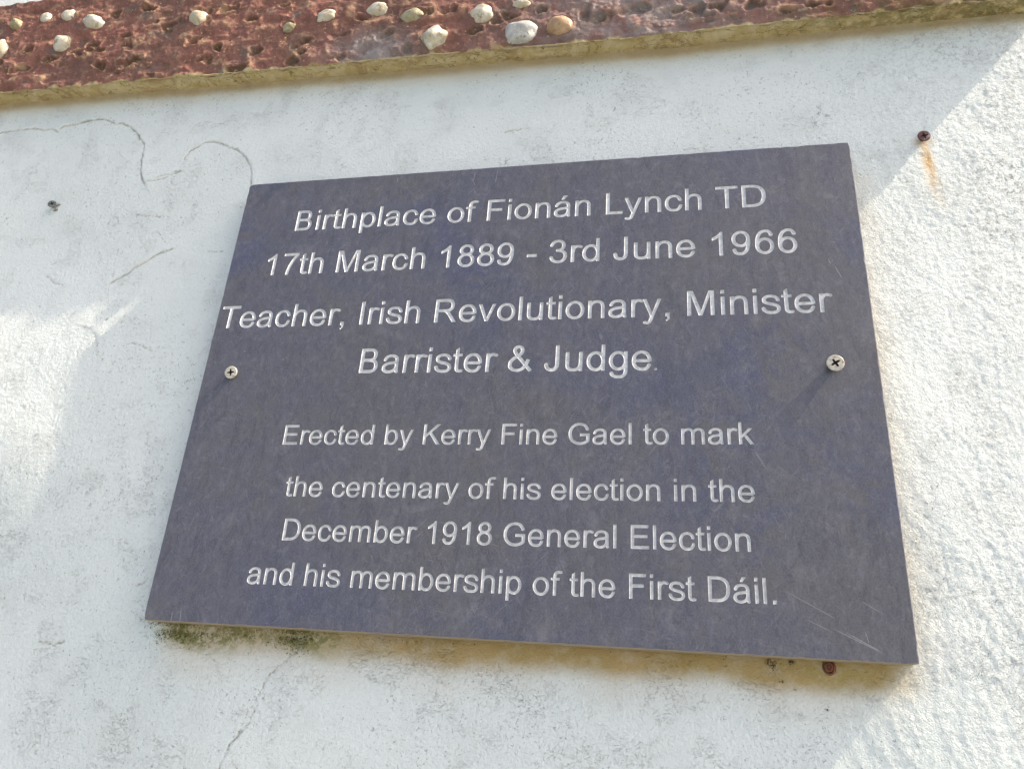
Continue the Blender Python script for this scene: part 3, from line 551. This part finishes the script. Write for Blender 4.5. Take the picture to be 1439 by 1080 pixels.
8 1139 561,1473 489,1467 435,1455 327,1409 245,1343 216,1307 183,1251 167,1208 153,1145 153,1073 160,1028 180,965 201,926 238,875 301,812 217,749 183,712 138,646 102,560 86,479 83,434 91,344 118,254 158,182 218,110 291,54 372,13 462,-13 561,-23 669,-13 759,13 840,54 912,110 972,182 1012,254 1039,344 1047,434 1044,479 1028,560 990,650 946,713 913,749 829,812 913,902 948,961 968,1019 977,1073 977,1145 948,1249 914,1307 885,1343 834,1388 795,1414 687,1458|336,625 381,667 426,695 480,716 534,725 597,725 651,715 705,695 759,659 795,623 826,578 849,524 861,461 861,398 849,335 826,281 795,236 750,193 705,165 651,145 597,135 534,135 474,146 426,165 372,200 335,236 304,281 281,335 269,398 269,461 281,524 304,578|794,1082 784,1037 768,1001 741,965 714,940 678,918 633,902 543,894 498,901 453,918 389,965 362,1001 346,1037 336,1082 336,1127 346,1172 362,1208 388,1244 417,1270 453,1292 498,1309 588,1316 633,1308 678,1292 742,1244 768,1208 784,1172 794,1127
9 1139 552,1473 489,1469 399,1448 318,1411 240,1352 183,1288 136,1208 103,1118 86,1019 92,875 103,821 132,740 156,693 206,623 246,582 309,535 363,506 435,481 552,467 606,471 687,489 741,510 804,546 809,542 770,380 721,272 660,195 624,167 570,141 525,132 462,130 408,142 372,161 342,191 316,236 286,344 237,372 201,378 164,371 134,353 105,317 121,245 143,182 178,119 219,70 273,28 318,5 381,-15 453,-26 561,-22 630,-7 687,15 756,56 799,92 848,146 913,254 946,335 984,479 1009,668 1016,866 1009,1028 982,1154 942,1244 912,1289 858,1350 777,1411 732,1434 656,1460|552,623 498,628 444,646 399,674 354,716 319,767 294,821 274,893 268,965 282,1082 304,1145 342,1208 381,1251 426,1284 489,1310 543,1317 597,1312 651,1294 696,1267 741,1225 777,1174 803,1118 822,1046 828,974 814,857 791,794 754,731 714,688 659,650 606,630
3 1139 417,1465 345,1442 300,1420 210,1350 142,1253 112,1181 91,1100 129,1060 165,1044 210,1044 264,1067 272,1073 300,1168 338,1235 390,1283 462,1313 543,1322 615,1313 669,1293 711,1262 750,1204 767,1136 761,1046 737,983 691,929 633,896 570,878 471,873 430,830 421,785 435,752 471,717 588,707 669,691 750,656 802,614 844,551 861,497 866,398 852,326 811,245 777,207 732,174 678,149 624,136 516,130 462,138 417,153 381,174 345,205 300,272 277,335 264,398 255,403 201,426 156,425 120,410 82,371 112,254 146,182 199,110 260,56 336,13 444,-18 552,-27 651,-19 714,-5 795,24 849,54 912,101 969,164 998,209 1019,254 1041,326 1050,389 1050,479 1034,560 1017,605 975,677 939,719 903,751 813,812 849,844 894,901 933,983 950,1073 946,1181 925,1253 891,1316 844,1370 777,1420 705,1452 624,1472 534,1478
6 1139 588,-24 687,-14 743,2 822,39 903,101 958,164 1005,245 1037,335 1053,434 1053,524 1047,578 1035,632 1005,713 964,785 930,829 894,866 831,914 732,960 651,978 588,982 480,968 399,940 336,904 331,911 370,1073 420,1181 480,1255 534,1293 570,1308 615,1317 678,1319 723,1310 766,1289 794,1262 821,1217 852,1109 903,1077 939,1071 975,1078 1002,1094 1035,1127 1020,1199 994,1271 964,1325 920,1379 867,1420 826,1442 759,1464 687,1475 570,1470 507,1455 453,1434 381,1391 336,1353 294,1307 252,1244 194,1118 154,965 130,785 123,587 129,425 147,326 195,209 224,164 279,101 361,38 408,14 480,-10|588,826 642,820 696,802 741,775 786,731 818,686 847,623 865,551 871,479 865,407 847,335 818,272 786,227 741,183 696,156 642,138 588,132 534,139 488,155 443,182 396,227 364,272 335,335 317,407 311,479 317,551 335,623 364,686 396,731 443,776 488,803 534,819"""
GL = {}
for ln in GLYPHS.split('\n'):
    c = ln[0]; adv, rest = ln[2:].split(' ', 1)
    GL[c] = (int(adv), [[tuple(map(int, q.split(','))) for q in lp.split(' ')] for lp in rest.split('|')])
LINES = [ # text, x0, x1 (mm), z at x0, slope, cap height (mm)
 ('Birthplace of Fionán Lynch TD', -235.6, 223.7, 160.4, -.0054, 24.1),
 ('17th March 1889 - 3rd June 1966', -257.7, 246.7, 108.8, -.0007, 24.5),
 ('Teacher, Irish Revolutionary, Minister', -295.2, 270.5, 50.8, -.0025, 24.1),
 ('Barrister & Judge', -141.3, 121.6, .5, -.0052, 24.5),
 ('Erected by Kerry Fine Gael to mark', -203.2, 200.5, -68.2, .0055, 18.4),
 ('the centenary of his election in the', -192.0, 198.9, -115.05, .0068, 18.0),
 ('December 1918 General Election', -186.8, 193.7, -152.8, .0074, 18.4),
 ('and his membership of the First Dáil.', -211.5, 209.6, -189.7, .0062, 18.3)]
DEPTH = .0011
def inset(lp, d):
    n = len(lp); out = []
    for i in range(n):
        p0, p, p1 = Vector(lp[i - 1]), Vector(lp[i]), Vector(lp[(i + 1) % n])
        e0 = (p - p0).normalized(); e1 = (p1 - p).normalized()
        n0 = Vector((-e0.y, e0.x)); n1 = Vector((-e1.y, e1.x)); b = n0 + n1
        b = b / max(b.dot(n0) if b.length > 1e-6 else 1, .35) if b.length > 1e-6 else n0
        if b.length > 1.45: b = b.normalized() * 1.45
        out.append((p.x + b.x * d, p.y + b.y * d))
    return out
for c in GL: GL[c] = (GL[c][0], [inset(lp, -3) for lp in GL[c][1]])      # the router cut a little wide
letter_cache = {}
def letter_mesh(ch, sx, sz, key):
    k = (ch, key)
    if k in letter_cache: return letter_cache[k]
    V, F = [], []; inner = []; idx = []
    for lp in GL[ch][1]:
        ins = inset(lp, 48); n = len(lp); b0 = len(V)
        V += [(x * sx, 0, z * sz) for x, z in lp]; V += [(x * sx, DEPTH, z * sz) for x, z in ins]
        for i in range(n):
            j = (i + 1) % n; F.append((b0 + i, b0 + j, b0 + n + j, b0 + n + i))
        inner.append([Vector((x, z, 0)) for x, z in ins]); idx += list(range(b0 + n, b0 + 2 * n))
    area = lambda l: sum(a.x * b.y - b.x * a.y for a, b in zip(l, l[1:] + l[:1]))
    starts = []; k0 = 0
    for l in inner: starts.append(k0); k0 += len(l)
    big = [q for q, l in enumerate(inner) if area(l) > 0]; small = [q for q, l in enumerate(inner) if area(l) <= 0]
    for q in big:
        xs_ = [v.x for v in inner[q]]; ys_ = [v.y for v in inner[q]]
        grp = [q] + [w for w in small if min(xs_) < inner[w][0].x < max(xs_) and min(ys_) < inner[w][0].y < max(ys_)]
        ii = [idx[starts[w] + e] for w in grp for e in range(len(inner[w]))]
        for t_ in tessellate_polygon([inner[w] for w in grp]): F.append((ii[t_[0]], ii[t_[1]], ii[t_[2]]))
    me = bpy.data.meshes.new('letter'); me.from_pydata(V, [], F); me.validate(); me.materials.append(M_LET)
    bm = bmesh.new(); bm.from_mesh(me)
    for f in bm.faces:
        f.normal_update()
        if len(f.verts) == 3 and f.normal.y > 0: f.normal_flip()
    bm.to_mesh(me); bm.free()
    letter_cache[k] = me; return me
glyph_holes = []
def put_char(ch, x, z, sx, sz, slope, key):
    me = letter_mesh(ch, sx, sz, key)
    o = bpy.data.objects.new('letter', me); scene.collection.objects.link(o); o.parent = plaque
    o.location = (x, 0, z); o.rotation_euler = (0, -math.atan(slope), 0)
    c, s = math.cos(math.atan(slope)), math.sin(math.atan(slope))
    glyph_holes.append([])
    for lp in GL[ch][1]:
        glyph_holes[-1].append([(x + px * sx * c - pz * sz * s, z + px * sx * s + pz * sz * c) for px, pz in lp])
for li, (t, x0, x1, z0, sl, cap) in enumerate(LINES):
    first = min(p[0] for l in GL[t[0]][1] for p in l)
    last = max(p[0] for l in GL[t[-1]][1] for p in l)
    tot = sum(GL[c][0] if c != ' ' else 569 for c in t) - GL[t[-1]][0] + last
    sx = (x1 - x0) / 1000 / (tot - first); sz = cap / 1000 / 1466
    pen = 0
    for c in t:
        if c != ' ':
            xx = x0 / 1000 + (pen - first) * sx
            put_char(c, xx, z0 / 1000 + sl * (xx - x0 / 1000), sx, sz, sl, li)
        pen += GL[c][0] if c != ' ' else 569
    if li == 3:
        xx = x0 / 1000 + (pen - first) * sx
        put_char('.', xx - .0005, z0 / 1000 + sl * (xx - x0 / 1000), sx * .55, sz * .5, sl, 30)
# slab outline, slightly uneven along the sawn edges, with nicked corners
def outline():
    pts = []; step = .005; r = random.Random(5)
    cs = [(-HW, -HH), (HW, -HH), (HW, HH), (-HW, HH)]
    for k in range(4):
        a, b = Vector(cs[k]), Vector(cs[(k + 1) % 4]); n = int((b - a).length / step); e = (b - a).normalized(); nn = Vector((-e.y, e.x))
        for i in range(n):
            p = a + (b - a) * (i / n)
            j = r.uniform(-.00006, .0001) + (.0004 if r.random() < .04 else 0)
            if i == 0: p = p + e * .0012 + nn * .0004
            elif i == n - 1: p = p + nn * .0003
            else: p = p + nn * j
            pts.append((p.x, p.y))
    return pts
OUT = outline(); r_ = random.Random(9)
def off(lp, d): return inset(lp, d)
F0 = []
ch_in = off(OUT, 1.0)
for (x, z), (xi, zi) in zip(OUT, ch_in):
    d_ = .0009 + r_.uniform(-.0001, .0001) + (r_.uniform(.0003, .0007) if r_.random() < .06 else 0)
    F0.append((x + (xi - x) * d_, z + (zi - z) * d_))
from mathutils.geometry import delaunay_2d_cdt
vs, es, own = [], [], []
for gi, lps in enumerate([[F0]] + glyph_holes):
    for lp in lps:
        b0 = len(vs); n = len(lp); vs += [Vector(p) for p in lp]; es += [(b0 + i, b0 + (i + 1) % n) for i in range(n)]; own += [gi] * n
cv, ce, cf, ov, _, _ = delaunay_2d_cdt(vs, es, [], 1, 1e-7)
oo = [{own[k] for k in q} for q in ov]
def in_glyph(gi, x, y):
    c = 0
    for lp in glyph_holes[gi - 1]:
        for (x0, y0), (x1, y1) in zip(lp, lp[1:] + lp[:1]):
            if (y0 > y) != (y1 > y) and x < x0 + (y - y0) / (y1 - y0) * (x1 - x0): c += 1 if y1 > y0 else -1
    return c != 0
bm = bmesh.new(); bv = [bm.verts.new((v.x, 0, v.y)) for v in cv]
for f in cf:
    gs = set().union(*(oo[q] for q in f)) - {0}
    if any(in_glyph(g, sum(cv[q].x for q in f) / 3, sum(cv[q].y for q in f) / 3) for g in gs): continue
    bm.faces.new([bv[q] for q in f])
for f in bm.faces:
    f.normal_update()
    if f.normal.y > 0: f.normal_flip()
rings = []
for lp, y in ((F0, 0.0), (OUT, .0012), (OUT, TH - .0004), (off(OUT, .0004), TH)):
    rings.append([bm.verts.new((x, y, z)) for x, z in lp])
n = len(OUT)
for a, b in zip(rings[:-1], rings[1:]):
    for i in range(n):
        j = (i + 1) % n; bm.faces.new((a[j], a[i], b[i], b[j]))
bb_ = [bm.verts.new((x, TH, z)) for x, z in ((-.299, -.2225), (.299, -.2225), (.299, .2225), (-.299, .2225))]; bm.faces.new(bb_)
bmesh.ops.recalc_face_normals(bm, faces=[f for f in bm.faces if len(f.verts) == 4])
print('slab faces', len(bm.faces), 'verts', len(bm.verts))
slab = bm_obj('slab', bm, [M_SLATE], plaque)

# ------------------------------------------------------------------ screws
def screw(name, x, y_surf, z, R, proud, mat, rec, parent=None, tilt=(0, 0), turn=.5, shank_mat=None, cone=.003):
    """countersunk cross-head screw standing proud of y_surf; returns its root"""
    t = bpy.data.objects.new(name, None); scene.collection.objects.link(t)
    if parent: t.parent = parent
    t.location = (x, y_surf, z); t.rotation_euler = (tilt[0], 0, tilt[1])
    N_ = 40
    def lathe(prof, nm, m, cap0=None):
        bm = bmesh.new(); rs = []
        for (r, y) in prof:
            rs.append([bm.verts.new((r * math.cos(2 * math.pi * k / N_), y, r * math.sin(2 * math.pi * k / N_))) for k in range(N_)])
        for a, b in zip(rs[:-1], rs[1:]):
            for k in range(N_): bm.faces.new((a[k], a[(k + 1) % N_], b[(k + 1) % N_], b[k]))
        return bm, rs
    Rr = R * .56; yh = -proud
    # cross recess outline
    w = R * .13; cross = []
    for k in range(4):
        an = turn + k * math.pi / 2
        for (r, s) in ((Rr, -w * .75), (Rr, w * .75), (w * 1.15, w * 1.15)):
            cross.append((r * math.cos(an) - s * math.sin(an), r * math.sin(an) + s * math.cos(an)))
    bm, rs = lathe([(R * .93, yh), (R, yh + .0005), (R, yh + .0009), (R * .42, yh + .0009 + cone), (R * .40, .002)], 'head', mat)
    dome = rs[0]
    inner = [bm.verts.new((px, yh - .0001, pz_)) for px, pz_ in cross]
    # fill between head rim and cross
    import itertools
    polys = [[Vector((v.co.x, v.co.z, 0)) for v in dome], [Vector((v.co.x, v.co.z, 0)) for v in inner]]
    allv = dome + inner
    for tri in tessellate_polygon(polys):
        try: bm.faces.new([allv[q] for q in tri])
        except ValueError: pass
    deep = [bm.verts.new((v.co.x * .55, yh + min(.0022, R * .4), v.co.z * .55)) for v in inner]
    bmesh.ops.recalc_face_normals(bm, faces=bm.faces)
    h = bm_obj('head', bm, [mat], t)
    bm = bmesh.new()
    a_ = [bm.verts.new((v[0], yh - .0001, v[1])) for v in cross]; b_ = [bm.verts.new((v[0] * .6, yh + min(.0022, R * .4), v[1] * .6)) for v in cross]
    for k in range(len(a_)):
        j = (k + 1) % len(a_); bm.faces.new((a_[k], a_[j], b_[j], b_[k]))
    bm.faces.new(b_)
    bm_obj('cross_recess', bm, [rec], h if parent else t)
    return t
sx_, sz_ = back(1175, 508, -.006); screw('screw', sx_, 0, sz_, .0068, .0046, M_STEEL, M_RECESS, plaque, (.05, -.05), .55)
sx_, sz_ = back(323.5, 522, -.004); screw('screw', sx_, 0, sz_, .0061, .0038, M_STEEL, M_RECESS, plaque, (.12, .10), .15)
sx_, sz_ = back(1299.5, 188, YW - .0075)
s1 = screw('rusty_screw', sx_, wall_y(sx_, sz_), sz_, .0056, .0058, M_RUST, M_RECESS, None, (.06, .03), .2)
tag(s1, 'dark rusty screw standing out of the wall above a thin orange rust streak', 'screw')
sx_, sz_ = back(69, 285, YW - .005)
s2 = screw('weathered_screw', sx_, wall_y(sx_, sz_), sz_, .0047, .0055, M_OLD, M_RECESS, None, (-.05, .35), .5)
tag(s2, 'small weathered grey screw with torn plug in the wall left of the plaque', 'screw')
bm = bmesh.new(); r_ = random.Random(21)
for (dx, dz, ang, ln, wd) in ((.0055, .0018, .75, .0075, .0018), (.0050, -.0046, -.9, .0050, .0028), (.0075, .0012, .1, .0045, .0024), (.0035, -.0058, -1.7, .0030, .0020)):
    m_ = Matrix.Translation((dx, -.002, dz)) @ Matrix.Rotation(-ang, 4, 'Y') @ Matrix.Rotation(r_.uniform(-.4, .4), 4, 'X')
    res = bmesh.ops.create_uvsphere(bm, u_segments=8, v_segments=6, radius=1, matrix=m_ @ Matrix.Diagonal((ln * .5, wd * .7, wd * .5, 1)))
    for v in res['verts']: v.co += Vector((r_.uniform(-1, 1), r_.uniform(-1, 1), r_.uniform(-1, 1))) * .0003
bm_obj('torn_wall_plug', bm, [M_PLUG], s2, True)
# corroded screw end under the plaque: washer, cup and off-centre spiral head
sx_, sz_ = back(1166.5, 937, YW - .004)
yb = wall_y(sx_, sz_)
t = bpy.data.objects.new('corroded_screw', None); scene.collection.objects.link(t); t.location = (sx_, yb, sz_); t.rotation_euler = (.0, 0, -.35); t.scale = (.88, .9, .92)
tag(t, 'reddish corroded screw head half hidden under the lower right edge of the plaque', 'screw')
def ringbm(prof, cx=0, cz=0, N_=28, sq=1.0):
    bm = bmesh.new(); rs = []
    for (r, y) in prof:
        rs.append([bm.verts.new((cx + r * sq * math.cos(2 * math.pi * k / N_) * (1 + .03 * math.sin(3 * k)), y, cz + r * math.sin(2 * math.pi * k / N_))) for k in range(N_)])
    for a, b in zip(rs[:-1], rs[1:]):
        for k in range(N_): bm.faces.new((a[k], a[(k + 1) % N_], b[(k + 1) % N_], b[k]))
    bm.faces.new(rs[-1]); bmesh.ops.recalc_face_normals(bm, faces=bm.faces); return bm
bm_obj('washer', ringbm([(.0058, .003), (.0058, -.0022), (.0050, -.0028), (.0044, -.0024), (.0043, -.0002)], sq=.86), [M_RUSTRED], t)
bm_obj('head', ringbm([(.0036, .000), (.0036, -.0032), (.0030, -.0038), (.0022, -.0036), (.0021, -.0026), (.0013, -.0026), (.0012, -.0034), (.0005, -.0036)], .0004, .0002, sq=.9), [M_RUSTRED], t)

# ------------------------------------------------------------------ moss and dirt crumbs
def tufts(name, spots, mat, ln, seed, dens=1.0):
    r = random.Random(seed); V, F = [], []
    for (x, z, sxx, szz, n_) in spots:
        for _ in range(int(n_ * dens)):
            px = r.gauss(x, sxx); pz_ = min(z + abs(r.gauss(0, szz)) * -1, -HH + .001); y = wall_y(px, pz_) - .0002
            if r.random() < .35: pz_ = -HH + r.uniform(-.003, .002); y = r.uniform(.011, .016)
            l = ln * r.uniform(.4, 1.2); d = Vector((r.gauss(0, 1), -abs(r.gauss(0, .8)) - .1, r.gauss(-.1, 1))).normalized() * l
            s = d.cross(Vector((r.gauss(0, 1), r.gauss(0, 1), r.gauss(0, 1)))).normalized() * l * .28
            b = Vector((px, y, pz_)); k = len(V)
            V += [b[:], (b + d * .5 + s)[:], (b + d)[:], (b + d * .5 - s)[:]]; F.append((k, k + 1, k + 2, k + 3))
    me = bpy.data.meshes.new(name); me.from_pydata(V, [], F); return link(name, me, [mat])
def sp(u, v, sx, sz, n_): x, z = back(u, v, YW); return (x, z, sx, sz, n_)
mo = tufts('moss', [sp(228, 884, .004, .005, 350), sp(245, 886, .007, .004, 450), sp(262, 889, .006, .006, 500), sp(285, 888, .012, .003, 350), sp(330, 890, .02, .002, 300), sp(375, 893, .015, .003, 160),
                    sp(402, 895, .006, .005, 300), sp(418, 896, .006, .006, 500), sp(432, 894, .005, .004, 300), sp(520, 897, .03, .001, 60), sp(232, 905, .004, .008, 40)], M_MOSS, .0018, 4, .42)
tag(mo, 'green and brownish moss growing on the wall under the lower left edge of the plaque', 'moss', kind='stuff')
dt = tufts('dirt_crumbs', [sp(1085, 930, .0016, .003, 70), sp(1079, 926, .001, .002, 30), sp(1018, 934, .0008, .0007, 22), sp(1111, 927, .0010, .001, 26), sp(410, 893, .006, .004, 120),
                           sp(1117, 967, .0006, .0006, 14), sp(1162, 995, .0009, .0006, 14), sp(1098, 955, .0006, .0006, 10), sp(600, 900, .05, .001, 25), sp(830, 905, .05, .001, 20)], M_DIRT, .0015, 8)
tag(dt, 'dark crumbs of dirt clinging to the yellow stained wall under the plaque', 'dirt', kind='stuff')
